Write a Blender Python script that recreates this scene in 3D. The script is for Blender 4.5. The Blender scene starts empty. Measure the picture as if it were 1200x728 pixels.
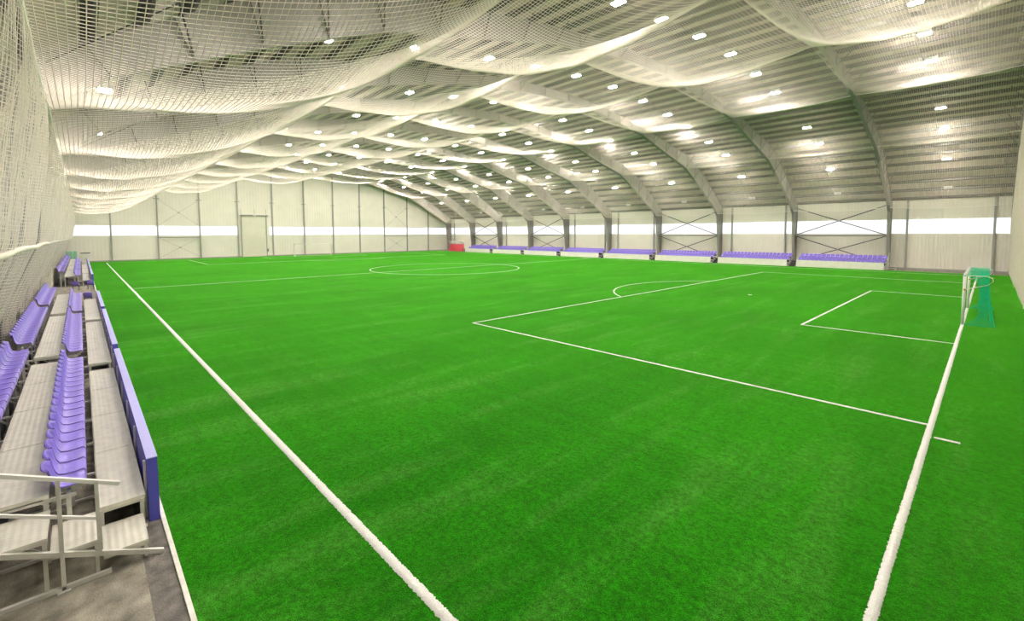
import bpy, math, random
import numpy as np
from mathutils import Matrix, Vector
random.seed(7); np.random.seed(7)
scene = bpy.context.scene
COL = scene.collection

# ---------------------------------------------------------------- camera
cam_d = bpy.data.cameras.new('camera'); cam = bpy.data.objects.new('camera', cam_d); COL.objects.link(cam)
cam_d.sensor_fit = 'HORIZONTAL'; cam_d.sensor_width = 36.0
cam_d.lens = 532.273 / 1200 * 36.0
cam_d.shift_y = -57.401 / 1200
cam_d.clip_start = 0.05; cam_d.clip_end = 500
_yaw, _pit, _roll = math.radians(136.47343), math.radians(-3.52606), math.radians(-0.16917)
_f = Vector((math.cos(_pit)*math.cos(_yaw), math.cos(_pit)*math.sin(_yaw), math.sin(_pit)))
_r = Vector((math.sin(_yaw), -math.cos(_yaw), 0)); _u = _r.cross(_f)
_r2 = math.cos(_roll)*_r + math.sin(_roll)*_u; _u2 = -math.sin(_roll)*_r + math.cos(_roll)*_u
M = Matrix.Identity(4)
for i in range(3):
    M[i][0], M[i][1], M[i][2] = _r2[i], _u2[i], -_f[i]
M[0][3], M[1][3], M[2][3] = 0.751, -2.830, 4.381
cam.matrix_world = M
scene.camera = cam

# ---------------------------------------------------------------- daylight, exposure
world = bpy.data.worlds.new('world'); scene.world = world; world.use_nodes = True
bg = world.node_tree.nodes['Background']; bg.inputs[0].default_value = (0.93, 0.96, 1.0, 1); bg.inputs[1].default_value = 0.95
LAMP_STRENGTH = 280.0
ORD = ['first', 'second', 'third', 'fourth', 'fifth', 'sixth', 'seventh', 'eighth', 'ninth', 'tenth', 'eleventh', 'twelfth', 'thirteenth', 'fourteenth', 'fifteenth']
scene.view_settings.view_transform = 'Standard'; scene.view_settings.look = 'None'
scene.view_settings.gamma = 1.0; scene.view_settings.use_curve_mapping = False
scene.view_settings.exposure = 1.02

# ---------------------------------------------------------------- dimensions (metres)
# x runs along the pitch (near goal line x = 0, far end negative), y across it, z up
Y0 = 31.7                  # ridge
DW = 36.93                 # half width of the hall
YL, YR = Y0 - DW, Y0 + DW  # side walls
XF, XN = -99.43, 6.0       # end walls
FRAMES = [2.3 - 10*k for k in range(11)]
HALF, PITCH_L, PITCH_W = 46.776, 93.4, 61.5
ROOF = [(0, 18.0), (6, 17.75), (12.5, 17.05), (19, 16.1), (25, 14.95), (31, 12.45), (DW, 8.35)]
RIB_IN = [(0, 17.0), (6.5, 16.6), (13.3, 15.75), (24.6, 12.9), (29.4, 10.55), (33.6, 8.2), (35.1, 6.9)]
NETY = [-3.3, 7.2, 18.5, 31.7, 45.0, 56.3, 66.5]
NETZ = [7.9, 12.2, 15.2, 16.3, 15.95, 13.1, 7.3]
def interp(P, d):
    return float(np.interp(d, [p[0] for p in P], [p[1] for p in P]))
def roof_z(y): return interp(ROOF, abs(y - Y0))

# ---------------------------------------------------------------- materials
def mat(name, col, rough=0.6, metal=0.0, var=0.0, scale=3.0, bump=0.0, bscale=40.0, spec=0.5, detail=4.0, stretch=None):
    m = bpy.data.materials.new(name); m.use_nodes = True
    nt = m.node_tree; b = nt.nodes['Principled BSDF']
    b.inputs['Base Color'].default_value = (*col, 1); b.inputs['Roughness'].default_value = rough
    b.inputs['Metallic'].default_value = metal; b.inputs['Specular IOR Level'].default_value = spec
    tc = nt.nodes.new('ShaderNodeTexCoord'); vec = tc.outputs['Object']
    if stretch:
        mp = nt.nodes.new('ShaderNodeMapping'); mp.inputs['Scale'].default_value = stretch
        nt.links.new(vec, mp.inputs[0]); vec = mp.outputs[0]
    if var:
        n = nt.nodes.new('ShaderNodeTexNoise'); n.inputs['Scale'].default_value = scale; n.inputs['Detail'].default_value = detail
        nt.links.new(vec, n.inputs['Vector'])
        r = nt.nodes.new('ShaderNodeValToRGB')
        r.color_ramp.elements[0].position = 0.3; r.color_ramp.elements[1].position = 0.7
        r.color_ramp.elements[0].color = (*[max(0, c*(1-var)) for c in col], 1)
        r.color_ramp.elements[1].color = (*[min(1, c*(1+var)) for c in col], 1)
        nt.links.new(n.outputs['Fac'], r.inputs[0]); nt.links.new(r.outputs[0], b.inputs['Base Color'])
    if bump:
        n2 = nt.nodes.new('ShaderNodeTexNoise'); n2.inputs['Scale'].default_value = bscale; n2.inputs['Detail'].default_value = 3
        nt.links.new(vec, n2.inputs['Vector'])
        bp = nt.nodes.new('ShaderNodeBump'); bp.inputs['Strength'].default_value = bump; bp.inputs['Distance'].default_value = 0.02
        nt.links.new(n2.outputs['Fac'], bp.inputs['Height']); nt.links.new(bp.outputs[0], b.inputs['Normal'])
    return m

def turf_material():
    m = bpy.data.materials.new('artificial_turf'); m.use_nodes = True
    nt = m.node_tree; L = nt.links; b = nt.nodes['Principled BSDF']
    b.inputs['Roughness'].default_value = 0.9; b.inputs['Specular IOR Level'].default_value = 0.05
    b.inputs['Sheen Weight'].default_value = 0.42; b.inputs['Sheen Roughness'].default_value = 0.45; b.inputs['Sheen Tint'].default_value = (0.24, 1.0, 0.05, 1)
    tc = nt.nodes.new('ShaderNodeTexCoord')
    def noise(sc, det, stretch=(1, 1, 1), rot=0):
        mp = nt.nodes.new('ShaderNodeMapping'); mp.inputs['Scale'].default_value = stretch; mp.inputs['Rotation'].default_value = (0, 0, rot)
        L.new(tc.outputs['Object'], mp.inputs[0])
        n = nt.nodes.new('ShaderNodeTexNoise'); n.inputs['Scale'].default_value = sc; n.inputs['Detail'].default_value = det; n.inputs['Roughness'].default_value = 0.65
        L.new(mp.outputs[0], n.inputs['Vector']); return n.outputs['Fac']
    def ramp(fac, p0, c0, p1, c1):
        r = nt.nodes.new('ShaderNodeValToRGB'); e = r.color_ramp.elements
        e[0].position, e[1].position = p0, p1; e[0].color = (*c0, 1); e[1].color = (*c1, 1)
        L.new(fac, r.inputs[0]); return r.outputs[0]
    def mix(kind, fac, a, c):
        x = nt.nodes.new('ShaderNodeMix'); x.data_type = 'RGBA'; x.blend_type = kind; x.inputs[0].default_value = fac
        L.new(a, x.inputs[6]); L.new(c, x.inputs[7]); return x.outputs[2]
    base = ramp(noise(0.22, 5, (1, 0.45, 1), 0.5), 0.32, (0.003, 0.125, 0.0006), 0.70, (0.018, 0.240, 0.003))
    # pale drag streaks across the pile
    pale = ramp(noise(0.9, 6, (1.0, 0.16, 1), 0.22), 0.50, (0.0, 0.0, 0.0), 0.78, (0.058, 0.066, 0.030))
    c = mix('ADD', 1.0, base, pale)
    seam = ramp(noise(2.2, 4, (0.05, 1.6, 1), 0.0), 0.35, (0.36, 0.36, 0.36), 0.65, (0.60, 0.60, 0.60))
    c = mix('OVERLAY', 0.5, c, seam)
    fine = ramp(noise(14, 6), 0.34, (0.16, 0.16, 0.16), 0.68, (0.82, 0.82, 0.82))
    c = mix('OVERLAY', 0.8, c, fine)
    blade = ramp(noise(75, 3), 0.36, (0.05, 0.05, 0.05), 0.66, (0.95, 0.95, 0.92))
    c = mix('OVERLAY', 0.85, c, blade)
    L.new(c, b.inputs['Base Color'])
    bp = nt.nodes.new('ShaderNodeBump'); bp.inputs['Strength'].default_value = 0.7; bp.inputs['Distance'].default_value = 0.03
    L.new(noise(60, 4), bp.inputs['Height']); L.new(bp.outputs[0], b.inputs['Normal'])
    return m

def plate_material():
    # light aluminium tread plate: rows of small raised bars
    m = mat('tread_plate', (0.70, 0.68, 0.60), 0.45, 0.1, 0.10, 5.0)
    nt = m.node_tree; b = nt.nodes['Principled BSDF']; L = nt.links
    tc = nt.nodes.new('ShaderNodeTexCoord')
    w1 = nt.nodes.new('ShaderNodeTexWave'); w1.bands_direction = 'Y'; w1.inputs['Scale'].default_value = 4.0
    w2 = nt.nodes.new('ShaderNodeTexWave'); w2.bands_direction = 'X'; w2.inputs['Scale'].default_value = 7.0
    L.new(tc.outputs['Object'], w1.inputs[0]); L.new(tc.outputs['Object'], w2.inputs[0])
    mu = nt.nodes.new('ShaderNodeMath'); mu.operation = 'MULTIPLY'; L.new(w1.outputs['Fac'], mu.inputs[0]); L.new(w2.outputs['Fac'], mu.inputs[1])
    bp = nt.nodes.new('ShaderNodeBump'); bp.inputs['Strength'].default_value = 0.6; bp.inputs['Distance'].default_value = 0.01
    L.new(mu.outputs[0], bp.inputs['Height']); L.new(bp.outputs[0], b.inputs['Normal'])
    return m

def emit_material(name, col, s):
    m = bpy.data.materials.new(name); m.use_nodes = True; nt = m.node_tree; nt.nodes.clear()
    e = nt.nodes.new('ShaderNodeEmission'); e.inputs[0].default_value = (*col, 1); e.inputs[1].default_value = s
    o = nt.nodes.new('ShaderNodeOutputMaterial'); nt.links.new(e.outputs[0], o.inputs[0]); return m

def translucent_material(name, col, clear=0.0):
    # milky polycarbonate sheet that passes daylight
    m = bpy.data.materials.new(name); m.use_nodes = True; nt = m.node_tree; nt.nodes.clear()
    t = nt.nodes.new('ShaderNodeBsdfTranslucent'); t.inputs[0].default_value = (*col, 1)
    d = nt.nodes.new('ShaderNodeBsdfDiffuse'); d.inputs[0].default_value = (*col, 1)
    x = nt.nodes.new('ShaderNodeMixShader'); x.inputs[0].default_value = 0.35
    nt.links.new(t.outputs[0], x.inputs[1]); nt.links.new(d.outputs[0], x.inputs[2]); out = x.outputs[0]
    if clear:
        tr = nt.nodes.new('ShaderNodeBsdfTransparent'); y = nt.nodes.new('ShaderNodeMixShader'); y.inputs[0].default_value = clear
        nt.links.new(out, y.inputs[1]); nt.links.new(tr.outputs[0], y.inputs[2]); out = y.outputs[0]
    o = nt.nodes.new('ShaderNodeOutputMaterial'); nt.links.new(out, o.inputs[0]); return m

MT = {
 'turf': turf_material(),
 'line': mat('white_turf_line', (0.77, 0.77, 0.72), 0.9, 0, 0.12, 60, 0.6, 90, spec=0.1),
 'slab': mat('worn_concrete', (0.27, 0.25, 0.20), 0.85, 0, 0.55, 3.2, 0.6, 45, detail=12),
 'asphalt': mat('dark_slab_strip', (0.17, 0.157, 0.14), 0.85, 0, 0.45, 5.0, 0.5, 40, detail=10),
 'kerb': mat('white_kerb', (0.78, 0.76, 0.70), 0.8, 0, 0.1, 8),
 'wall': mat('cream_cladding', (0.80, 0.77, 0.67), 0.7, 0, 0.03, 0.6),
 'wall_low': mat('cream_cladding_low', (0.78, 0.75, 0.66), 0.7, 0, 0.03, 0.6),
 'roof': mat('roof_sheet', (0.48, 0.42, 0.345), 0.65, 0, 0.06, 0.8),
 'purlin': mat('purlin_steel', (0.075, 0.070, 0.062), 0.6, 0.2, 0.15, 2.0),
 'steel': mat('grey_painted_steel', (0.29, 0.275, 0.245), 0.5, 0.1, 0.08, 1.2),
 'post': mat('wall_post_grey', (0.36, 0.36, 0.33), 0.5, 0.1, 0.06, 2.0),
 'dark': mat('dark_steel', (0.10, 0.10, 0.10), 0.5, 0.3, 0.1, 3),
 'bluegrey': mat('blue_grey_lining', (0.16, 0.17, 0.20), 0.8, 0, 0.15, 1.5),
 'net': mat('white_net_cord', (0.86, 0.80, 0.69), 0.8, 0, 0.05, 5, spec=0.2),
 'rope': mat('white_rope', (0.88, 0.86, 0.77), 0.8, 0, 0.08, 20, 0.3, 60, spec=0.2),
 'green_net': mat('green_net_cord', (0.01, 0.62, 0.32), 0.7, 0, 0.08, 5, spec=0.2),
 'white_metal': mat('white_painted_aluminium', (0.80, 0.79, 0.75), 0.35, 0, 0.03, 4),
 'galv': mat('galvanised_tube', (0.62, 0.61, 0.56), 0.4, 0.25, 0.08, 6),
 'plate': plate_material(),
 'seat': mat('purple_plastic', (0.22, 0.16, 0.66), 0.28, 0, 0.05, 4, spec=0.5),
 'blue': mat('blue_board', (0.09, 0.085, 0.52), 0.5, 0, 0.05, 3),
 'blue_top': mat('lilac_board_cap', (0.42, 0.42, 0.80), 0.5, 0, 0.04, 3),
 'board': mat('cream_barrier_board', (0.82, 0.80, 0.70), 0.6, 0, 0.04, 2),
 'red': mat('red_bench', (0.72, 0.08, 0.12), 0.5, 0, 0.1, 3),
 'pane': translucent_material('milky_polycarbonate', (0.94, 0.95, 0.97)),
 'clear': translucent_material('clear_canopy_sheet', (0.85, 0.92, 0.88), 0.72),
 'lamp_off': mat('unlit_lamp_glass', (0.85, 0.85, 0.80), 0.3, 0, 0.02, 4),
 'lamp_dim': emit_material('dim_lamp_diffuser', (1.0, 0.90, 0.84), LAMP_STRENGTH*0.4),
 'lamp': emit_material('lamp_diffuser', (1.0, 0.90, 0.84), LAMP_STRENGTH),
 'housing': mat('lamp_housing', (0.55, 0.55, 0.52), 0.4, 0.2, 0.05, 8),
 'door': mat('sectional_door', (0.72, 0.70, 0.58), 0.6, 0, 0.04, 1.2),
 'orange': mat('orange_clip', (0.75, 0.33, 0.05), 0.5, 0, 0.1, 10),
 'black': mat('flat_black', (0.03, 0.03, 0.035), 0.7, 0, 0.1, 5),  # dark step risers, and the painted shade under the stand decks
}

# ---------------------------------------------------------------- mesh helpers
class MB:
    def __init__(s): s.v = []; s.f = []
    def quad(s, *p):
        n = len(s.v); s.v += [tuple(q) for q in p]; s.f.append(tuple(range(n, n+len(p)))); return s
    def hexa(s, P):          # 8 points: bottom ring 0-3, top ring 4-7
        n = len(s.v); s.v += [tuple(p) for p in P]
        s.f += [tuple(n+i for i in q) for q in ((3,2,1,0),(4,5,6,7),(0,1,5,4),(1,2,6,5),(2,3,7,6),(3,0,4,7))]; return s
    def box(s, a, b):
        (x0,y0,z0),(x1,y1,z1) = a, b
        x0,x1 = min(x0,x1),max(x0,x1); y0,y1 = min(y0,y1),max(y0,y1); z0,z1 = min(z0,z1),max(z0,z1)
        return s.hexa([(x0,y0,z0),(x1,y0,z0),(x1,y1,z0),(x0,y1,z0),(x0,y0,z1),(x1,y0,z1),(x1,y1,z1),(x0,y1,z1)])
    def bar(s, a, b, w, h=None, up=(0,0,1)):   # rectangular bar between two points
        h = h or w; a, b = Vector(a), Vector(b); d = (b-a).normalized(); up = Vector(up)
        if abs(d.dot(up)) > 0.98: up = Vector((1,0,0))
        sd = d.cross(up).normalized()*w/2; u = sd.cross(d).normalized()*h/2
        return s.hexa([a-sd-u, a+sd-u, b+sd-u, b-sd-u, a-sd+u, a+sd+u, b+sd+u, b-sd+u])
    def tube(s, pts, r, n=8, cap=True):
        pts = [Vector(p) for p in pts]; rings = []
        for i, p in enumerate(pts):
            d = (pts[min(i+1,len(pts)-1)] - pts[max(i-1,0)]).normalized()
            up = Vector((0,0,1)) if abs(d.z) < 0.9 else Vector((1,0,0))
            a = d.cross(up).normalized(); b = a.cross(d); k = len(s.v)
            for j in range(n):
                t = 2*math.pi*j/n; s.v.append(tuple(p + a*math.cos(t)*r + b*math.sin(t)*r))
            rings.append(k)
        for k, l in zip(rings, rings[1:]):
            for j in range(n): s.f.append((k+j, k+(j+1)%n, l+(j+1)%n, l+j))
        if cap: s.f.append(tuple(rings[0]+j for j in range(n))[::-1]); s.f.append(tuple(rings[-1]+j for j in range(n)))
        return s
    def prism(s, poly, y0, y1, axis=1):        # polygon in the two other axes extruded along axis
        n = len(poly); k = len(s.v)
        for yy in (y0, y1):
            for (a, b) in poly:
                s.v.append((a, yy, b) if axis == 1 else (yy, a, b) if axis == 0 else (a, b, yy))
        s.f.append(tuple(range(k, k+n))[::-1]); s.f.append(tuple(range(k+n, k+2*n)))
        for i in range(n): s.f.append((k+i, k+(i+1)%n, k+n+(i+1)%n, k+n+i))
        return s
    def mesh(s, name, m, smooth=False):
        me = bpy.data.meshes.new(name); me.from_pydata(s.v, [], s.f); me.materials.append(MT[m] if isinstance(m, str) else m)
        me.validate(); me.update()
        if smooth: me.polygons.foreach_set('use_smooth', [True]*len(me.polygons))
        return me
    def build(s, name, m, parent=None, smooth=False): return put(name, s.mesh(name, m, smooth), parent)

def put(name, me, parent=None, loc=None, rz=0.0):
    o = bpy.data.objects.new(name, me); COL.objects.link(o)
    if parent is not None: o.parent = parent
    if loc is not None: o.location = loc
    if rz: o.rotation_euler = (0, 0, rz)
    return o
def tag(o, label, cat, group=None):
    o['label'] = label; o['category'] = cat
    if group: o['group'] = group
    return o
def struct(o, label=None):
    o['kind'] = 'structure'
    if label: o['label'] = label
    return o
def thing(name, label, cat, loc=(0,0,0), rz=0.0, group=None):
    o = put(name, None, None, loc, rz); return tag(o, label, cat, group)
def copy_tree(o, parent=None, loc=None, rz=None, label=None):
    c = o.copy(); COL.objects.link(c); c.parent = parent
    if loc is not None: c.location = loc
    if rz is not None: c.rotation_euler = (0, 0, rz)
    if label: c['label'] = label
    for ch in [k for k in o.children]: copy_tree(ch, c)
    return c

def np_mesh(name, V, F, m, smooth=False):
    me = bpy.data.meshes.new(name); nv, nf = len(V), len(F)
    me.vertices.add(nv); me.vertices.foreach_set('co', np.asarray(V, np.float32).ravel())
    me.loops.add(nf*4); me.loops.foreach_set('vertex_index', np.asarray(F, np.int32).ravel())
    me.polygons.add(nf); me.polygons.foreach_set('loop_start', np.arange(0, nf*4, 4, dtype=np.int32))
    me.polygons.foreach_set('loop_total', np.full(nf, 4, np.int32))
    me.materials.append(MT[m]); me.update(calc_edges=True)
    if smooth: me.polygons.foreach_set('use_smooth', np.ones(nf, bool))
    return me

def threads(P, r):
    """P: (n threads, k samples, 3) -> three-sided cords as quads"""
    n, k, _ = P.shape
    d = np.gradient(P, axis=1); d /= np.linalg.norm(d, axis=2, keepdims=True) + 1e-9
    ref = np.where(np.abs(d[..., 2:3]) > 0.8, np.array([[[1.0, 0.3, 0]]]), np.array([[[0, 0, 1.0]]]))
    a = np.cross(d, ref); a /= np.linalg.norm(a, axis=2, keepdims=True) + 1e-9
    b = np.cross(a, d)
    ring = [P + r*(math.cos(t)*a + math.sin(t)*b) for t in (math.pi/2, math.pi*7/6, math.pi*11/6)]
    V = np.stack(ring, 2).reshape(-1, 3)
    i, j = np.meshgrid(np.arange(n), np.arange(k-1), indexing='ij'); base = (i*k + j)*3
    F = [np.stack([base+c, base+(c+1) % 3, base+3+(c+1) % 3, base+3+c], -1).reshape(-1, 4) for c in range(3)]
    return V, np.concatenate(F)
def net_mesh(name, S, nu, nv, ku, kv, r, m='net', jit=0.0):
    """S(u,v)->(x,y,z) on unit square; nu cords of constant u, nv cords of constant v"""
    u = np.linspace(0, 1, nu+1)[:, None] + np.zeros((1, kv+1)); v = np.linspace(0, 1, kv+1)[None, :] + np.zeros((nu+1, 1))
    A = np.stack(S(u, v), -1)
    v2 = np.linspace(0, 1, nv+1)[:, None] + np.zeros((1, ku+1)); u2 = np.linspace(0, 1, ku+1)[None, :] + np.zeros((nv+1, 1))
    B = np.stack(S(u2, v2), -1)
    if jit:
        A = A + np.random.normal(0, jit, A.shape); B = B + np.random.normal(0, jit, B.shape)
    V1, F1 = threads(A, r); V2, F2 = threads(B, r)
    return np_mesh(name, np.concatenate([V1, V2]), np.concatenate([F1, F2+len(V1)]), m)
#@@SHELL
# ================================================================ SETTING
# ---- ground slab and turf
floor = struct(MB().box((XF-0.3, YL-0.3, -0.3), (XN+0.3, YR+0.3, 0.0)).build('floor', 'slab'), 'worn grey concrete slab of the sports hall')
turf = struct(MB().box((-98.5, -2.07, 0.002), (3.4, 64.3, 0.025)).build('turf', 'turf'), 'green artificial turf of the football pitch')
def ragged_strip(name, pts, w, parent, closed=False, z=0.029, step=0.02, near=True):
    """white line on the turf: strip with slightly frayed edges, solid and 6 mm proud"""
    P = [np.array(p, float) for p in pts]; Q = []
    for a, b in zip(P, P[1:]):
        L = np.linalg.norm(b-a); s = step if min(np.linalg.norm(a-np.array([0.75, -2.8])), np.linalg.norm(b-np.array([0.75, -2.8])), 1e9) < 35 and near else 2.0
        n = max(1, int(L/s)); n = min(n, 2600)
        for i in range(n): Q.append(a+(b-a)*i/n)
    Q.append(P[-1]); Q = np.array(Q)
    d = np.gradient(Q, axis=0); d /= np.linalg.norm(d, axis=1, keepdims=True)+1e-9; nrm = np.stack([-d[:, 1], d[:, 0]], 1)
    j = np.random.normal(0, 0.0055 if near else 0, (len(Q), 2))
    A = Q + nrm*(w/2 + j[:, :1]); B = Q - nrm*(w/2 + j[:, 1:])
    n = len(Q); V = np.zeros((4*n, 3)); V[:n, :2] = A; V[n:2*n, :2] = B; V[:2*n, 2] = z; V[2*n:3*n, :2] = A; V[3*n:, :2] = B; V[2*n:, 2] = 0.02
    i = np.arange(n-1)
    F = np.concatenate([np.stack([i, i+n, i+n+1, i+1], 1), np.stack([i+1, i+1+2*n, i+2*n, i], 1), np.stack([i+n, i+3*n, i+3*n+1, i+n+1], 1)])
    return put(name, np_mesh(name, V, F, 'line'), parent)
def arc(cx, cy, r, a0, a1, n=72): return [(cx+r*math.cos(a0+(a1-a0)*i/n), cy+r*math.sin(a0+(a1-a0)*i/n)) for i in range(n+1)]
W = 0.11
ragged_strip('touchline', [(0.06, 0), (-40, 0), (-PITCH_L, 0)], 0.135, turf)
ragged_strip('touchline', [(0.06, PITCH_W), (-PITCH_L, PITCH_W)], W, turf, near=False)
ragged_strip('goal_line', [(0, 0), (0, 30), (0, PITCH_W)], 0.115, turf)
ragged_strip('goal_line', [(-PITCH_L, 0), (-PITCH_L, PITCH_W)], W, turf, near=False)
ragged_strip('halfway_line', [(-HALF, 0), (-HALF, PITCH_W)], W, turf, near=False)
ragged_strip('centre_circle', arc(-HALF, 30.76, 9.25, 0, 2*math.pi), W, turf, near=False)
ragged_strip('penalty_area_line', [(-0.05, 10.92), (-16.5, 10.92), (-16.5, 52.09), (-0.05, 52.09)], W, turf)
ragged_strip('goal_area_line', [(-0.05, 21.82), (-5.25, 21.82), (-5.25, 39.98), (-0.05, 39.98)], W, turf)
_a = math.acos(5.5/9.15)
ragged_strip('penalty_arc', arc(-11, 31.2, 9.15, math.pi-_a, math.pi+_a), W, turf, near=False)
ragged_strip('corner_distance_mark', [(0.10, 10.15), (0.50, 10.16)], 0.10, turf)
XE = -PITCH_L
ragged_strip('penalty_area_line', [(XE, 10.5), (XE+16.5, 10.5), (XE+16.5, 52.0), (XE, 52.0)], W, turf, near=False)
ragged_strip('goal_area_line', [(XE, 21.9), (XE+5.5, 21.9), (XE+5.5, 40.1), (XE, 40.1)], W, turf, near=False)
ragged_strip('penalty_arc', arc(XE+11, 31.2, 9.15, -_a, _a), W, turf, near=False)
for sx in (-10.75, XE+11):
    b = MB(); b.prism([(sx+0.13*math.cos(t*math.pi/8), 31.2+0.13*math.sin(t*math.pi/8)) for t in range(16)], 0.02, 0.034, axis=2); b.build('penalty_spot', 'line', turf)
struct(MB().box((-98.4, -2.112, 0.0), (3.4, -2.06, 0.035)).build('trim_1', 'kerb'), 'white kerb strip along the turf edge beside the stands')

struct(MB().box((-98.4, -2.40, 0.0), (3.4, -2.112, 0.004)).build('trim_2', 'asphalt'), 'dark strip of slab along the white kerb')
# ---- corrugated cladding
def cladding(a0, a1, z0, z1, plane, axis, m, name, parent, depth=0.03, pitch=0.33, sign=1, top=None):
    """vertical ribbed sheet; axis 0: runs along x in plane y=plane, axis 1: runs along y in plane x=plane"""
    prof = []; a = a0; n = max(1, round((a1-a0)/pitch)); p = (a1-a0)/n
    for i in range(n):
        s = a0+i*p; prof += [(s, 0), (s+0.55*p, 0), (s+0.62*p, depth), (s+0.93*p, depth)]
    prof.append((a1, 0)); b = MB(); k = 0
    for (s, o) in prof:
        zt = top(s) if top else z1
        for z in (z0, zt):
            b.v.append((s, plane+sign*o, z) if axis == 0 else (plane+sign*o, s, z))
    for i in range(len(prof)-1): b.f.append((2*i, 2*i+2, 2*i+3, 2*i+1))
    return b.build(name, m, parent)
ZS0, ZS1 = 4.2, 5.95
EAVE = 8.35
def shell_box(name, a, b, m='wall', label=None): return struct(MB().box(a, b).build(name, m), label)
# walls: an outer skin in three bands (the middle band is the window strip) with ribbed sheets in front
def side_wall(name, y, sign, wn, label, wlabel, lowm):
    w = MB(); w.box((XF-0.3, y+sign*-0.05, 0), (XN, y+sign*-0.2, ZS0)).box((XF-0.3, y-sign*0.05, ZS1), (XN, y-sign*0.2, EAVE+0.4))
    wo = struct(w.build(name, 'wall'), label)
    win = MB(); win.box((XF, y-sign*0.08, ZS0-0.04), (XN, y+sign*0.035, ZS0+0.02)).box((XF, y-sign*0.08, ZS1-0.02), (XN, y+sign*0.035, ZS1+0.04))
    wi = struct(win.build(wn, 'wall'), wlabel)
    edges = [XF] + [f for f in reversed(FRAMES)] + [XN]
    for a, b in zip(edges, edges[1:]):
        cladding(a, b, 0, ZS0, y, 0, lowm, 'cladding_panel', wo, sign=sign)
        cladding(a, b, ZS1, EAVE+0.25, y, 0, 'wall', 'cladding_panel', wo, sign=sign)
        cladding(a+0.01, b-0.01, ZS0, ZS1, y-sign*0.03, 0, 'pane', 'pane', wi, sign=sign)
    return wo
wall_right = side_wall('wall_right', YR, -1, 'window_1', 'cream ribbed side wall behind the white barrier boards', 'white translucent window strip in the wall behind the white boards', 'wall_low')
wall_left = side_wall('wall_left', YL, 1, 'window_2', 'side wall behind the white hanging net', 'window strip in the wall behind the hanging net', 'bluegrey')
struct(MB().box((XF, YR-0.12, 0), (XN, YR+0.02, 0.18)).build('baseboard_right', 'post'), 'grey plinth strip at the foot of the ribbed side wall')
# far gable wall
POSTS = [-5.2] + [0.9+6.15*i for i in range(12)]
w = MB(); w.box((XF-0.05, YL-0.3, 0), (XF-0.2, YR+0.3, ZS0))
ys = [Y0-d for d, z in ROOF[::-1]] + [Y0+d for d, z in ROOF[1:]]
poly = [(YL-0.3, ZS1)] + [(YR+0.3, ZS1)] + [(y, roof_z(y)+0.3) for y in reversed(ys)]
w.prism(poly, XF-0.2, XF-0.05, axis=0)
wall_far = struct(w.build('wall_far', 'wall'), 'cream gable wall at the far end of the hall')
w = MB(); w.box((XF-0.08, YL, ZS0-0.04), (XF+0.03, YR, ZS0+0.02)).box((XF-0.08, YL, ZS1-0.02), (XF+0.05, YR, ZS1+0.05))
win_far = struct(w.build('window_3', 'wall'), 'white translucent window strip across the far gable wall')
DOOR_Y = (19.95, 24.35)
for a, b in zip(POSTS, POSTS[1:]+[YR]):
    if b-a < 0.3: continue
    cladding(a, b, 0, ZS0, XF, 1, 'wall_low', 'cladding_panel', wall_far, depth=0.006, pitch=0.5, sign=1)
    cladding(a, b, ZS1, 9, XF, 1, 'wall', 'cladding_panel', wall_far, depth=0.006, pitch=0.5, sign=1, top=lambda s: roof_z(s)+0.2)
    cladding(a+0.01, b-0.01, ZS0, ZS1, XF-0.03, 1, 'pane', 'pane', win_far, depth=0.04, pitch=0.4, sign=1)
for i, y in enumerate(POSTS[1:]):
    h = roof_z(y)-0.3
    b = MB(); b.box((XF+0.02, y-0.09, 0), (XF+0.05, y+0.09, h)).box((XF+0.05, y-0.02, 0), (XF+0.26, y+0.02, h)).box((XF+0.26, y-0.11, 0), (XF+0.29, y+0.11, h))
    b.build('gable_post', 'post', wall_far)
    b = MB(); b.box((XF+0.03, y-0.45, 10.6), (XF+0.16, y+0.45, 10.68)); 
    if h > 11: b.build('post_bracket', 'steel', wall_far)
struct(MB().box((XF, YL, 0), (XF+0.10, YR, 0.16)).build('baseboard_far', 'post'), 'grey plinth strip at the foot of the far gable wall')
shell_box('wall_near', (XN, YL-0.3, 0), (XN+0.2, YR+0.3, 18.5), 'wall', 'cream end wall behind the near goal')
# ---- sectional door in the gable
door = struct(MB().box((XF+0.02, DOOR_Y[0], 0), (XF+0.07, DOOR_Y[1], 4.3)).box((XF+0.02, DOOR_Y[0], 4.3), (XF+0.09, DOOR_Y[1], 8.0)).build('door_1', 'door'), 'tall cream sectional door in the far gable wall')
for k in range(7):
    MB().box((XF+0.07, DOOR_Y[0]+0.04, 0.03+k*0.6), (XF+0.13, DOOR_Y[1]-0.04, 0.53+k*0.6)).build('door_panel', 'door', door)
for y in DOOR_Y: MB().box((XF+0.05, y-0.07, 0), (XF+0.2, y+0.07, 8.1)).build('guide_rail', 'post', door)
MB().tube([(XF+0.25, DOOR_Y[0]-0.1, 8.1), (XF+0.25, 22.0, 8.1)], 0.15, 10).build('spring_shaft', 'post', door)
MB().tube([(XF+0.25, 22.5, 8.1), (XF+0.25, DOOR_Y[1]+0.3, 8.1)], 0.13, 10).build('spring_shaft', 'post', door)
for y in (DOOR_Y[0]-0.05, 22.25, DOOR_Y[1]): MB().bar((XF+0.25, y, 7.9), (XF+0.25, y, 9.3), 0.05).build('hanger', 'post', door)
MB().box((XF+0.1, 24.42, 0.9), (XF+0.22, 24.6, 1.5)).build('operator_box', 'dark', door)
for s in (0, 1):
    MB().box((XF+0.03, DOOR_Y[s]-(0.55 if s == 0 else 0.08), ZS0-0.1), (XF+0.09, DOOR_Y[s]+(0.08 if s == 0 else 0.55), ZS1+0.15)).build('jamb_sheet', 'wall_low', door)

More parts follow.
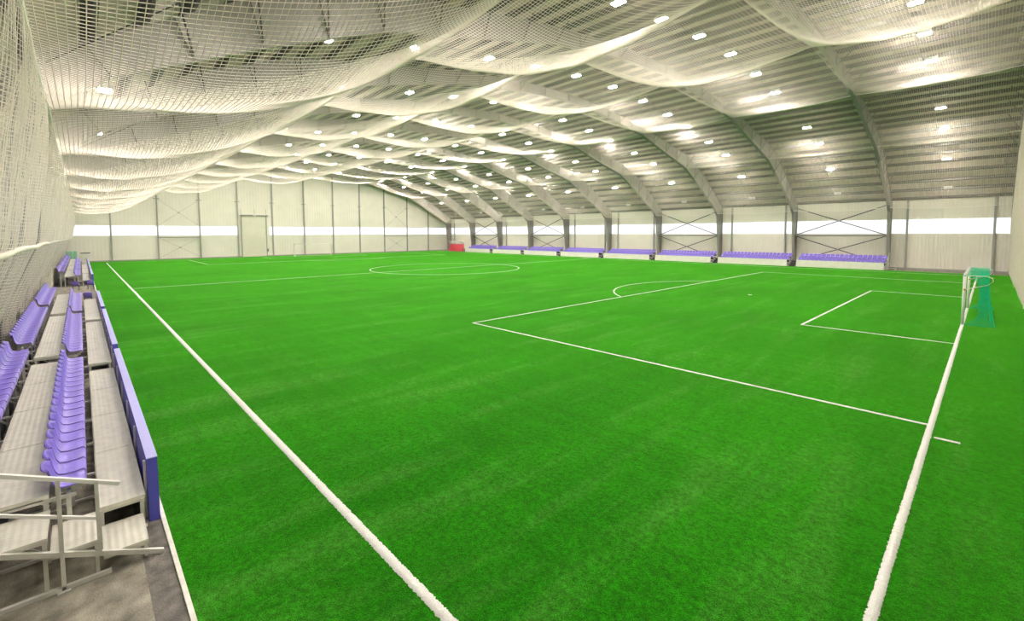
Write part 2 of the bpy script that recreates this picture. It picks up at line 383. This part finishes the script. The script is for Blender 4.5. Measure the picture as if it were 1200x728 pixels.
# ---- roof: ribbed sheeting on purlins
b = MB(); prof = []
nrib = 212; pw = (XN+0.3-(XF-0.3))/nrib
for i in range(nrib):
    s = XF-0.3+i*pw; prof += [(s, 0), (s+0.40, 0), (s+0.43, 0.04), (s+pw-0.03, 0.04)]
prof.append((XN+0.3, 0))
cross = [(Y0-d, z) for d, z in ROOF[::-1]] + [(Y0+d, z) for d, z in ROOF[1:]]
cross = [(cross[0][0]-0.3, cross[0][1]-0.2)] + cross + [(cross[-1][0]+0.3, cross[-1][1]-0.2)]
nc = len(cross)
for (x, o) in prof:
    for (y, z) in cross: b.v.append((x, y, z+o))
for i in range(len(prof)-1):
    for j in range(nc-1): b.f.append((i*nc+j, (i+1)*nc+j, (i+1)*nc+j+1, i*nc+j+1))
n0 = len(b.v)
for x in (XF-0.3, XN+0.3):
    for (y, z) in cross: b.v.append((x, y, z+0.3))
for j in range(nc-1): b.f.append((n0+j, n0+j+1, n0+nc+j+1, n0+nc+j))
ceiling = struct(b.build('ceiling', 'roof'), 'pale ribbed sheet roof on dark purlins')
# purlins at even arc spacing
arcpts = np.array([(Y0+d, z) for d, z in ROOF]); seg = np.hypot(*np.diff(arcpts, axis=0).T); cum = np.concatenate([[0], np.cumsum(seg)])
NP = 25; pm = {}
def purlin_mesh(ang):
    key = round(ang, 3)
    if key not in pm:
        c, s = math.cos(ang), math.sin(ang); bb = MB()
        def rect(u0, u1, w0, w1):
            P = [(u0, w0), (u1, w0), (u1, w1), (u0, w1)]; Q = [(c*u-s*w_, s*u+c*w_) for u, w_ in P]
            bb.prism(Q, XF+0.02, XN-0.02, axis=0)
        rect(-0.015, 0.015, -0.26, 0.0); rect(-0.10, 0.015, -0.02, 0.0); rect(-0.015, 0.15, -0.26, -0.235)
        pm[key] = bb.mesh('purlin', 'purlin')
    return pm[key]
for side in (1, -1):
    for i in range(NP+1):
        if side < 0 and i == 0: continue
        s = min(cum[-1]-0.25, 0.1+(cum[-1]-0.35)*i/NP)
        k = min(len(seg)-1, int(np.searchsorted(cum, s)-1)); k = max(k, 0)
        t = (s-cum[k])/seg[k]; p = arcpts[k]*(1-t)+arcpts[k+1]*t; ang = math.atan2(*(arcpts[k+1]-arcpts[k])[::-1])
        put('purlin', purlin_mesh(ang*side), ceiling, (0, Y0+side*(p[0]-Y0), p[1]-0.005))

# ---- portal frames
def ibeam(b, inner, outer, fw=0.28, ft=0.025):
    """I section between two polylines in the yz plane (x = 0)"""
    for (p, q), (P, Q) in zip(zip(inner, inner[1:]), zip(outer, outer[1:])):
        b.prism([p, q, Q, P], -0.012, 0.012, axis=0)
    for line in (inner, outer):
        for p, q in zip(line, line[1:]): b.bar((0, *p), (0, *q), fw, ft, up=(0, -(q[1]-p[1]), q[0]-p[0]))
    return b
RIB_OUT = [(d, interp(ROOF, d)-0.26) for d in (0, 6.5, 13.3, 25.0, 29.8, 34.2, 36.6)]
RIB_IN_R, RIB_OUT_R = RIB_IN, RIB_OUT
RIB_IN_L = [(0, 17.0), (6.5, 16.6), (13.3, 15.75), (24.6, 13.1), (29.4, 11.1), (33.6, 9.1), (35.15, 7.9)]
def frame_meshes(side):
    S = lambda P: [(Y0+side*d, z) for d, z in P]
    RIB_IN = RIB_IN_R if side > 0 else RIB_IN_L
    CI = [(35.95, 0.0), (35.1, 6.9)] if side > 0 else [(36.6, 0.0), (35.15, 7.9)]
    raf = ibeam(MB(), S(RIB_IN), S(RIB_OUT)).mesh('rafter', 'steel')
    colm = ibeam(MB(), S(CI), S([(36.8, 0.0), (36.8, 8.1)])).mesh('column', 'steel')
    st = []
    pts = list(zip(RIB_IN, RIB_OUT)); dense = []
    for (a, A), (c, C_) in zip(pts, pts[1:]):
        n = max(1, round((c[0]-a[0])/2.6))
        for i in range(n): t = i/n; dense.append(((a[0]+(c[0]-a[0])*t, a[1]+(c[1]-a[1])*t), (A[0]+(C_[0]-A[0])*t, A[1]+(C_[1]-A[1])*t)))
    dense.append((RIB_IN[-1], (36.6, 8.1)))
    for p, q in dense:
        bb = MB(); bb.bar((0, Y0+side*p[0], p[1]), (0, Y0+side*q[0], q[1]), 0.02, 0.24, up=(1, 0, 0)); st.append(bb.mesh('stiffener', 'steel'))
    fl = []
    for j in range(2, len(dense)-2):
        p, q = dense[j]; bb = MB()
        for sx in (1, -1):
            bb.bar((sx*0.03, Y0+side*p[0], p[1]+0.06), (sx*0.95, Y0+side*q[0], interp(ROOF, q[0])-0.2), 0.05, 0.05)
        fl.append(bb.mesh('fly_brace', 'purlin'))
    base = MB().box((-0.22, Y0+side*(CI[0][0]-0.1), 0), (0.22, Y0+side*36.85, 0.04)).mesh('base_plate', 'steel')
    return raf, colm, st, fl, base
FM = {s: frame_meshes(s) for s in (1, -1)}
for k_, x in enumerate(FRAMES):
    fr = thing('portal_frame', ORD[10-k_]+' steel portal frame from the far gable wall, grey with tapered columns', 'steel frame', (x, 0, 0), 0, 'steel portal frames across the hall')
    for s in (1, -1):
        raf, colm, st, fl, base = FM[s]
        put('rafter', raf, fr); put('column', colm, fr); put('base_plate', base, fr)
        for m_ in st: put('stiffener', m_, fr)
        for m_ in fl: put('fly_brace', m_, fr)
# wall bracing: strut and crossed rods in alternate bays
def brace(x0, x1, y, rows, strut_z, name, label, group, pl='x'):
    def P(a, z): return (a, y, z) if pl == 'x' else (y, a, z)
    t = thing(name, label, 'bracing', P((x0+x1)/2, 0), 0, group); o = Vector(t.location)
    def seg(a, c, r): return [tuple(Vector(P(*a))-o), tuple(Vector(P(*c))-o)]
    MB().tube(seg((x0, strut_z), (x1, strut_z), 0), 0.10 if pl == 'x' else 0.07, 10).build('strut', 'steel', t)
    for z0, z1 in rows:
        for a, c in (((x0, z0), (x1, z1)), ((x0, z1), (x1, z0))): MB().tube(seg(a, c, 0), 0.065 if pl == 'x' else 0.022, 6).build('rod', 'dark' if pl == 'x' else 'post', t)
        mid = Vector(P((x0+x1)/2, (z0+z1)/2))-o
        MB().tube([mid+Vector((-0.1, 0, 0)), mid+Vector((0.1, 0, 0))] if pl == 'x' else [mid+Vector((0, -0.1, 0)), mid+Vector((0, 0.1, 0))], 0.10, 8).build('connector', 'steel', t)
BR = [(-17.7, -7.7), (-37.7, -27.7), (-67.7, -57.7), (-87.7, -77.7)]
for a, c in BR:
    nb = ORD[round((-7.7-c)/10)]
    brace(a+0.15, c-0.15, 67.55, [(0.5, 3.95), (4.05, 7.7)], 4.0, 'cross_brace', 'grey strut with crossed dark rods on the wall above the '+nb+' white board', 'wall bracing between columns')
for y0 in (7.05, 50.1):
    brace(y0+0.1, y0+6.05, XF+0.35, [(0.3, 3.85), (5.95, 10.6 if y0 < 20 else 11.0)], 3.9, 'gable_brace', 'thin crossed rods between gable posts, '+('on the blue stand side' if y0 < 20 else 'on the white board side'), 'gable bracing', 'y')
for a, c in BR:            # roof bracing on both slopes
    for s in (1, -1):
        t = thing('roof_brace', 'thin crossed roof rods above the '+('white boards' if s > 0 else 'hanging net')+', '+ORD[BR.index((a, c))]+' braced bay from the near goal', 'bracing', ((a+c)/2, Y0+s*30.5, 11.0), 0, 'roof bracing rods'); o = Vector(t.location)
        for (xa, da), (xb, db) in (((a, 26.0), (c, 35.0)), ((a, 35.0), (c, 26.0))):
            MB().tube([Vector((xa+0.1, Y0+s*da, interp(ROOF, da)-0.5))-o, Vector((xb-0.1, Y0+s*db, interp(ROOF, db)-0.5))-o], 0.02, 6).build('rod', 'dark', t)
UNB = [(-7.7, 2.3), (-27.7, -17.7), (-47.7, -37.7), (-57.7, -47.7), (-77.7, -67.7), (-97.7, -87.7)]
for a, c in UNB:
    for x in (a+1.55, c-1.3):
        b = MB(); b.box((x-0.10, YR-0.06, 0), (x+0.10, YR-0.05, 8.3)).box((x-0.09, YR-0.28, 0), (x+0.09, YR-0.06, 8.3)); b.build('wall_post', 'post', wall_right)

# ================================================================ LAMPS
ld = [0, 5.1, 9.9, 14.3, 20.0, 25.0, 30.4, 34.6]
lamp_y = sorted({Y0+s*d for d in ld for s in (1, -1) if not (s < 0 and d > 34)} | {Y0-33.6})
LH = MB(); LH.prism([(-0.20, -0.16), (0.20, -0.16), (0.24, -0.05), (0.15, 0.08), (-0.15, 0.08), (-0.24, -0.05)], -0.33, 0.33, axis=0)
LH = LH.mesh('housing', 'housing')
LD = MB().box((-0.31, -0.185, -0.19), (0.31, 0.185, -0.165)).mesh('diffuser', 'lamp')
LD0 = MB().box((-0.31, -0.185, -0.19), (0.31, 0.185, -0.165)).mesh('diffuser', 'lamp_off')
LD1 = MB().box((-0.31, -0.185, -0.19), (0.31, 0.185, -0.165)).mesh('diffuser', 'lamp_dim')
LHG = MB().bar((-0.3, 0, 0.08), (-0.3, 0, 0.4), 0.02).bar((0.3, 0, 0.08), (0.3, 0, 0.4), 0.02).mesh('hanger', 'galv')
for k in range(10):
    x = -2.7-10*k
    row = [y for y in lamp_y if not (k < 2 and abs(y-(Y0+14.3)) < 0.1)]
    for q, y in enumerate(row):
        t = thing('high_bay_lamp', ORD[len(row)-1-q]+' bright lamp from the ribbed side wall in the '+ORD[9-k]+' lamp row from the gable', 'lamp', (x, y, roof_z(y)-0.62), 0, 'high-bay lamps under the roof')
        put('housing', LH, t); put('diffuser', LD0 if y-Y0 > 34 else LD1 if y-Y0 < -33 else LD, t); put('hanger', LHG, t)
    c = MB(); cp = [(x-0.55, y, roof_z(y)-0.33) for y in np.linspace(Y0-35.5, Y0+35.5, 41)]
    c.tube(cp, 0.022, 6)
    tag(c.build('lighting_conduit', 'dark'), 'thin dark conduit over the '+ORD[9-k]+' roof lamp row from the gable', 'conduit', 'conduits above the lamp rows')
#@@NETS
# ================================================================ NETS
NR = 0.009          # cord radius
A0 = [0.22, 0.55, 0.45, 0.50, 0.22, 0.20, 0.22]     # sag of each edge rope between frames
SLAB = ['between the hanging wall net and the first sagging rope', 'above the pitch between the first two sagging ropes', 'below the ridge on the blue stand side', 'below the ridge on the white board side', 'draped from frame bends above the penalty spot side', 'reaching down to the columns behind the white boards']
def strip_surface(j):
    ya, yb, za, zb = NETY[j], NETY[j+1], NETZ[j], NETZ[j+1]
    def S(u, v):
        tx = 4*u*(1-u); ty = 4*v*(1-v)
        y = ya+(yb-ya)*v
        z = za+(zb-za)*v - (0.30 if j < 2 else 0.12 if j == 2 else 0.0)*ty - ((A0[j]*(1-v)+A0[j+1]*v) + (1.25 if j < 3 else 0.65)*ty)*tx**0.8
        z = z + 0.05*np.sin(9*u+5*v)*ty + 0.03*np.sin(23*u-11*v)*ty*tx
        return -10.0*u, y, z
    return S
def edge_pts(j, n=21): return [(-10.0*t, NETY[j], NETZ[j]-A0[j]*4*t*(1-t)) for t in np.linspace(0, 1, n)]
rope_m = [MB().tube(edge_pts(j), 0.035, 6).mesh('edge_rope', 'rope') for j in range(7)]
for j in range(6):
    arcl = math.hypot(NETY[j+1]-NETY[j], NETZ[j+1]-NETZ[j])
    me = net_mesh('netting', strip_surface(j), 80, int(arcl/0.125), 24, 28, NR if j < 3 else 0.0065)
    t = thing('ceiling_net', 'white roof net ' + SLAB[j], 'net', (0, 0, 0))
    for x in FRAMES[:-1]:
        put('netting', me, t, (x, 0, 0))
        put('edge_rope', rope_m[j+1], t, (x, 0, 0))
        if j == 0: put('edge_rope', rope_m[0], t, (x, 0, 0))

# hanging net along the stand side: gathered folds, pushed behind the seats at its foot
XA, XB = 2.2, XF+0.6
def left_curtain(u, v):
    x = XA+(XB-XA)*u
    tf = ((2.3-x) % 10.0)/10.0; zt = NETZ[0]-A0[0]*4*tf*(1-tf)
    z = zt*(1-v)+0.03
    yb = np.interp(z, [0, 1.75, 4.1, 8.0], [-4.68, -4.66, -3.75, -3.3])
    amp = np.interp(z, [0, 2, 4.1, 6.5, 8], [0.10, 0.12, 0.08, 0.17, 0.01])
    fold = 0.8*np.sin(x*2.9+1.3*np.sin(x*0.9)) + 0.5*np.sin(x*6.7+2*np.sin(x*0.37)) + 0.7*np.sin(x*1.17)
    y = yb + amp*fold
    xx = x + 0.10*amp/0.15*np.cos(x*4.6)
    return xx, y, z
me = net_mesh('netting', left_curtain, 1500, 105, 1000, 22, 0.006)
t = thing('side_net', 'white net curtain hanging in folds behind the purple seats', 'net', (0, 0, 0)); put('netting', me, t)
# lashing along the top rope
lash = MB()
for i in range(int((XA-(-40))/0.11)):
    x = XA-i*0.11+random.uniform(-.02, .02); tf = ((2.3-x) % 10.0)/10.0; z = NETZ[0]-A0[0]*4*tf*(1-tf); a = random.uniform(0, 6.28)
    lash.bar((x-0.04, -3.3+0.06*math.cos(a), z+0.06*math.sin(a)), (x+0.05, -3.3-0.07*math.cos(a), z-0.07*math.sin(a)), 0.012)
lash.build('lashing', 'rope', t)
# rolled-up part of the net tied along a wire at half height
roll = MB(); pts = [(x, -3.64+0.012*math.sin(x*1.9), 4.10+0.02*math.sin(x*0.9)) for x in np.arange(2.0, -22.0, -0.4)]
roll.tube(pts, 0.05, 8).build('rolled_net', 'net', t, True)
MB().tube([(-22, -3.62, 4.1), (-60, -3.62, 4.0), (XB, -3.62, 3.95)], 0.03, 6).build('tie_wire', 'galv', t)

# end net behind the near goal
def near_curtain(u, v):
    y = -3.0+(67.3+3.0)*u
    zt = np.interp(y, NETY, NETZ)
    z = zt*(1-v)+0.03
    fold = np.sin(y*3.1+1.1*np.sin(y*0.6))+0.5*np.sin(y*7.3)
    x = 2.20+0.07*fold*np.interp(v, [0, 0.25, 1], [0.2, 0.8, 1.0]) + 0.10*np.exp(-(z/0.5)**2)
    return x, y, z
me = net_mesh('netting', near_curtain, 620, 110, 900, 20, 0.0075)
t = thing('end_net', 'white net curtain hanging to the turf behind the near goal', 'net', (0, 0, 0)); put('netting', me, t)
MB().tube([(2.2, y, float(np.interp(y, NETY, NETZ))) for y in NETY], 0.03, 6).build('head_rope', 'rope', t)

# ================================================================ STANDS
def seat_mesh():
    prof = [(0.005, -0.11), (0.0, -0.05), (0.008, -0.012), (0.03, 0.0), (0.12, -0.012), (0.22, -0.018), (0.29, 0.0), (0.325, 0.05), (0.355, 0.12), (0.385, 0.20), (0.408, 0.27), (0.420, 0.305), (0.430, 0.315), (0.440, 0.305), (0.442, 0.27)]
    n = 9; V = []; F = []
    for layer in (0, 1):
        for i, (a, h) in enumerate(prof):
            for k in range(n):
                t = -1+2*k/(n-1); wd = 0.215
                back = max(0, (h-0.03)/0.3)
                wd *= 1-0.05*max(0, back-0.6)*2.2
                e = abs(t)**3
                aa = a-0.045*e*min(1, back*1.5); hh = h+(0.016*e if a > 0.02 and back < 0.2 else 0) - (0.05*abs(t)**4 if back > 0.85 else 0)
                if layer: aa += 0.012 if h > 0.02 else 0.004; hh -= 0.012 if h < 0.03 else 0.002
                V.append((t*wd, -aa, hh))
    m = len(prof)
    for layer in (0, 1):
        o = layer*m*n
        for i in range(m-1):
            for k in range(n-1):
                q = (o+i*n+k, o+i*n+k+1, o+(i+1)*n+k+1, o+(i+1)*n+k); F.append(q if layer == 0 else q[::-1])
    o = m*n
    for i in range(m-1):
        for k in (0, n-1):
            q = (i*n+k, (i+1)*n+k, o+(i+1)*n+k, o+i*n+k); F.append(q if k == 0 else q[::-1])
    for k in range(n-1): F.append((k, o+k, o+k+1, k+1))
    return np_mesh('seat', V, F, 'seat', True)
SEAT = seat_mesh()
BRK = MB().box((-0.03, -0.30, -0.16), (0.03, -0.06, -0.03)).mesh('seat_bracket', 'galv')
LEN = 9.0
def leg_mesh(h): return MB().box((-0.025, -0.025, 0), (0.025, 0.025, h)).box((-0.05, -0.05, 0), (0.05, 0.05, 0.012)).mesh('leg', 'galv')
LEGS = {h: leg_mesh(h) for h in (0.45, 0.80, 0.85, 1.2)}
DP1 = MB().box((-1.115, -0.255, -0.05), (1.115, 0.255, 0)).mesh('deck_plate', 'plate')
DP2 = MB().box((-1.115, -0.315, -0.05), (1.115, 0.315, 0)).mesh('deck_plate', 'plate')
NS = 19
def make_stand(label, group, loc, rz, small=False):
    s = thing('grandstand', label, 'grandstand', loc, rz, group)
    for i in range(4):
        x = -LEN/2+1.125+2.25*i
        put('deck_plate', DP1, s, (x, -0.425, 0.50)); put('deck_plate', DP2, s, (x, -1.485, 0.90))
    for i in range(7):
        x = -LEN/2+0.04+(LEN-0.08)*i/6
        for u, h in ((0.21, 0.45), (0.66, 0.45), (0.98, 0.80), (1.20, 0.85), (1.77, 0.85), (2.02, 1.2)): put('leg', LEGS[h], s, (x, -u, 0))
        b = MB(); b.bar((x, -0.19, 0.43), (x, -1.0, 0.43), 0.04).bar((x, -0.9, 0.80), (x, -2.1, 0.83), 0.04).bar((x, -0.19, 0.04), (x, -2.1, 0.04), 0.04)
        b.bar((x, -1.25, 0.1), (x, -2.0, 0.8), 0.03); b.build('cross_frame', 'galv', s)
    for u, z in ((0.98, 0.80), (2.02, 1.20), (0.20, 0.42), (0.68, 0.42), (1.19, 0.82), (1.79, 0.82)):
        MB().bar((-LEN/2, -u, z), (LEN/2, -u, z), 0.04, 0.06).build('rail', 'galv', s)
    MB().box((-LEN/2, -2.13, 0.03), (LEN/2, -2.11, 1.18)).build('back_sheet', 'bluegrey', s)  # navy tarp at the rear, also added to darken the space below the decks
    MB().box((-LEN/2+0.05, -1.70, 0.03), (LEN/2-0.05, -1.69, 0.84)).build('shade_sheet', 'black', s)  # black sheet added to stand in for the shade under the decks
    for r, (u, z) in enumerate(((0.79, 0.94), (1.82, 1.34))):
        for i in range(NS):
            x = -LEN/2+0.25+(LEN-0.5)*i/(NS-1)
            o = put('seat', SEAT, s, (x, -u, z))
            put('seat_bracket', BRK, o)
    return s
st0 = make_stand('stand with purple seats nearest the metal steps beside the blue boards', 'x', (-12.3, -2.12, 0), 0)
del st0['group']
def stand_copy(loc, rz, label, group=None):
    c = copy_tree(st0, None, loc, rz, label)
    if group: c['group'] = group
    elif 'group' in c: del c['group']
    return c
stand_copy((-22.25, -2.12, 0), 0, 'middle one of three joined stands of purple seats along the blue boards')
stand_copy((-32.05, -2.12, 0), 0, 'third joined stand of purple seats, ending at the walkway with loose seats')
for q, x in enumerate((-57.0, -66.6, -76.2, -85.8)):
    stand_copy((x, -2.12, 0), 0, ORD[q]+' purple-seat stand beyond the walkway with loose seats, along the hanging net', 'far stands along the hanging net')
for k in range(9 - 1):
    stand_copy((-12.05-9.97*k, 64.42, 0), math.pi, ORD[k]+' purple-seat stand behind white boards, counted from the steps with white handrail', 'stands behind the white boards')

# boards in front of the stands
def blue_board(x0, x1, label, group=None, m='blue', cap='blue_top'):
    t = thing('barrier_board', label, 'barrier', ((x0+x1)/2, -2.185, 0), 0, group); L = abs(x1-x0)/2
    MB().box((-L, -0.065, 0.0), (L, 0.065, 0.985)).build('panel', m, t)
    MB().box((-L, -0.067, 0.985), (L, 0.067, 1.0)).build('cap', cap, t)
    for x in np.linspace(-L+0.2, L-0.2, 6): MB().box((x-0.03, -0.095, 0.0), (x+0.03, -0.065, 0.9)).build('stud', 'galv', t)
blue_board(-7.9, -17.05, 'blue padded barrier board beside the metal steps, its end facing open slab')
blue_board(-17.85, -27.1, 'blue padded barrier board in front of the middle joined stand')
blue_board(-28.1, -36.4, 'blue padded barrier board in front of the third joined stand')
for q, x in enumerate((-57.0, -66.6, -76.2, -85.8)): blue_board(x+4.5, x-4.6, ORD[q]+' blue board beyond the walkway with loose seats', 'far blue boards')
WB = None
for k in range(8):
    x = -12.05-9.97*k
    t = thing('white_barrier_board', ORD[k]+' low white board, counted from the metal steps with white handrail', 'barrier', (x, 64.37, 0), 0, 'white barrier boards')
    if WB is None:
        WB = (MB().box((-4.45, -0.04, 0.02), (4.45, 0.04, 0.86)).mesh('panel', 'board'), MB().box((-4.46, -0.05, 0.86), (4.46, 0.05, 0.88)).mesh('cap', 'white_metal'), MB().box((-0.04, 0.04, 0), (0.04, 0.12, 0.8)).mesh('stud', 'galv'))
    put('panel', WB[0], t); put('cap', WB[1], t)
    for x_ in (-4.2, -2.1, 0, 2.1, 4.2): put('stud', WB[2], t, (x_, 0, 0))

# ---- metal steps
def steps(loc, rz, label, group=None, width=0.9, dark=False, rails=True):
    t = thing('metal_steps', label, 'steps', loc, rz, group); pm_ = 'dark' if dark else 'plate'; gm = 'galv'
    for i, (u0, u1, z) in enumerate(((0.21, 0.67, 0.25), (0.70, 1.15, 0.48), (1.16, 1.62, 0.71))):
        MB().box((-width, -u1, z-0.03), (0, -u0, z)).build('tread', pm_, t)
        for x in (-0.04, -width+0.04): MB().box((x-0.02, -u0-0.05, 0), (x+0.02, -u0-0.01, z-0.03)).build('tread_leg', gm, t)
        MB().bar((-0.02, -u0, z-0.05), (-0.02, -u1, z-0.05), 0.03, 0.04).build('tread_rail', gm, t)
        if dark: MB().box((-width+0.02, -u0-0.06, 0.03), (-0.02, -u0-0.04, z-0.06)).build('riser', 'black', t)
    MB().bar((0.03, -0.07, 0.03), (0.03, -2.45, 1.09), 0.045, 0.06).build('stringer', gm, t)
    MB().bar((0.03, -0.6, 0.03), (0.03, -2.4, 0.03), 0.05, 0.05).build('ground_beam', gm, t)
    if rails:
        MB().bar((0.03, -0.69, 0.77), (0.03, -2.35, 1.56), 0.035).build('handrail', 'white_metal', t)
        MB().bar((0.03, -0.48, 1.15), (0.03, -2.35, 2.03), 0.045).build('handrail', 'white_metal', t)
        for u, z0, z1 in ((0.70, 0.30, 1.26), (1.04, 0.0, 1.40), (2.2, 0.0, 1.95)):
            p = MB().box((0.005, -u-0.02, z0), (0.055, -u+0.02, z1))
            if z0 == 0: p.box((-0.04, -u-0.06, 0), (0.10, -u+0.06, 0.012))
            p.build('post', gm, t)
    return t
steps((-6.97, -2.12, 0), 0, 'pale metal steps with sloping handrails at the end of the stand', width=0.80)
t = steps((-6.75, 64.42, 0), 0, 'metal steps with white handrail at the end of the white boards', width=0.8); t.rotation_euler = (0, 0, math.pi); t.location.x = -7.40
for k in range(7):
    x = -17.05-9.97*k
    t = steps((x-0.42, 64.42, 0), math.pi, 'dark steps in the gap behind the '+ORD[k]+' and '+ORD[k+1]+' white barrier boards', 'dark steps between the white boards', 0.85, True, False)

# ---- loose seats in the walkway
LS_LEG = MB()
for sx in (-0.17, 0.17):
    for sy in (-0.05, -0.33): LS_LEG.bar((sx, sy, 0), (sx, sy, 0.40), 0.03)
    LS_LEG.bar((sx, 0.0, 0.02), (sx, -0.4, 0.02), 0.03)
for (x, y, rz, lab) in ((-49.0, -3.2, math.radians(80), 'loose purple seat on legs near the hanging net in the walkway'), (-49.3, -2.35, math.radians(85), 'loose purple seat on legs beside the turf edge in the walkway'), (-39.0, -2.62, math.radians(88), 'loose purple seat just past the third joined stand')):
    t = thing('loose_seat', lab, 'seat', (x, y, 0), rz)
    put('seat', SEAT, t, (0, 0, 0.44))
    for sx in (-0.17, 0.17):
        for sy in (-0.05, -0.33): MB().bar((sx, sy, 0), (sx, sy, 0.42), 0.03).build('leg', 'dark', t)
        MB().bar((sx, 0.0, 0.40), (sx, -0.38, 0.40), 0.03).build('seat_support', 'dark', t)

# ================================================================ GOALS
def goal(loc, rz, label, netm, w=6.89, h=2.375, dtop=0.8, dbot=0.95, r=0.06):
    g = thing('football_goal', label, 'goal', loc, rz)     # local: mouth along y from 0 to w, net towards +x
    for y in (0, w): MB().tube([(0, y, 0.02), (0, y, h)], r, 14).build('goal_post', 'white_metal', g, True)
    MB().tube([(0, -r, h), (0, w+r, h)], r, 14).build('crossbar', 'white_metal', g, True)
    for y in (0, w):
        MB().tube([(0.02, y, h-0.02), (dtop*0.9, y, h-0.02), (dtop*1.12, y, h-0.10), (dtop*1.15, y, h-0.24), (dtop*0.95, y, h-0.42), (0.03, y, h-0.68)], 0.02, 8).build('net_support', 'white_metal', g, True)
        MB().box((-0.03, y-0.09, h-0.72), (0.05, y-0.05, h-0.64)).build('clip', 'orange', g)
    def top(u, v): return dtop*v, w*u, h-0.02+0*u-0.05*np.sin(np.pi*u)*v
    def back(u, v): return dtop+(dbot-dtop)*v**3+0.05*np.sin(u*40)*v, w*u, (h-0.05)*(1-v)+0.03
    put('net_top', net_mesh('net_top', top, 46, 5, 40, 4, 0.004, netm), g)
    put('net_back', net_mesh('net_back', back, 46, 16, 120, 10, 0.0035, netm), g)
    for y in (0, w):
        def side(u, v, y=y):
            x0 = np.interp(v, [0, 0.12, 0.3, 0.82, 1], [0.0, 0.42, 0.50, 0.50, 0.12]); x1 = np.interp(v, [0, 0.3, 0.85, 1], [dtop, dtop*0.98, dtop*1.0, dbot+0.1])
            return x0+(x1-x0)*u, y+0*u+0.05*np.sin(u*19)*v, (h-0.03)*(1-v)+0.03
        put('net_side', net_mesh('net_side', side, 14, 24, 20, 14, 0.008, netm), g)
    MB().tube([(0.03, 0, 0.04), (dbot+0.1, 0, 0.04), (dbot, w, 0.04), (0.03, w, 0.04)], 0.014, 6).build('ground_rope', netm, g)
    return g
goal((0.0, 27.2, 0), 0, 'white football goal with green net on the near goal line', 'green_net')
goal((XE-0.05, 35.0, 0), math.pi, 'white football goal with pale net in front of the far gable door', 'net', w=7.2, h=2.44, r=0.05)

# ================================================================ FAR SMALL THINGS
# red team bench with clear canopy
t = thing('team_bench', 'red team bench under a clear canopy in the far corner', 'bench', (-92.9, 66.3, 0))
for i in range(8):
    x = -2.6+0.74*i
    o = MB().box((x, -0.30, 0.42), (x+0.66, 0.15, 0.50)).build('seat', 'red', t); MB().box((x, 0.10, 0.50), (x+0.66, 0.18, 1.75)).build('backrest', 'red', o)
MB().box((-2.65, -0.25, 0.02), (3.3, 0.1, 0.40)).build('bench_base', 'red', t)
for x in (-2.7, 0.3, 3.35):
    MB().tube([(x, 0.25, 0), (x, 0.25, 2.1), (x, -0.1, 2.5), (x, -0.9, 2.6)], 0.03, 8).build('canopy_post', 'galv', t)
b = MB(); pr = [(0.24, 0.3), (0.24, 2.1), (-0.11, 2.5), (-0.9, 2.6)]
for p, q in zip(pr, pr[1:]): b.quad((-2.7, *p), (3.35, *p), (3.35, *q), (-2.7, *q))
b.build('canopy', 'clear', t)
t = thing('side_table', 'small dark table between the red bench and the white boards', 'table', (-88.6, 65.9, 0))
MB().box((-0.5, -0.35, 0.68), (0.5, 0.35, 0.72)).build('tabletop', 'dark', t)
for sx in (-0.45, 0.45):
    for sy in (-0.3, 0.3): MB().bar((sx, sy, 0), (sx, sy, 0.68), 0.05).build('leg', 'dark', t)
# cream cabinet with dark lid at the end of the far stands
t = thing('equipment_cabinet', 'cream cabinet with flared dark lid beyond the far stands', 'cabinet', (-92.0, -2.35, 0))
MB().box((-0.4, -0.42, 0.0), (0.4, 0.42, 1.62)).build('body', 'board', t)
MB().hexa([(-0.44, -0.46, 1.62), (0.44, -0.46, 1.62), (0.44, 0.46, 1.62), (-0.44, 0.46, 1.62), (-0.55, -0.60, 1.72), (0.55, -0.60, 1.72), (0.55, 0.60, 1.72), (-0.55, 0.60, 1.72)]).build('lid', 'dark', t)
MB().box((0.40, -0.38, 0.08), (0.42, -0.01, 1.55)).build('door', 'board', t); MB().box((0.40, 0.01, 0.08), (0.42, 0.38, 1.55)).build('door', 'board', t)
# stored training goal with green net
t = thing('training_goal', 'small stored goal with bunched green net by the far hanging net', 'goal', (-91.0, -4.30, 0), 0.0)
MB().tube([(0, -0.05, 0.03), (0, -0.05, 2.0), (0, 1.1, 2.0), (0, 1.1, 0.03)], 0.04, 10).build('frame', 'white_metal', t, True)
def bun(u, v): return 0.12*np.sin(u*17)+0.1, -0.05+1.15*u, 1.95*(1-v)+0.05
put('net', net_mesh('net', bun, 22, 30, 24, 10, 0.012, 'green_net'), t)
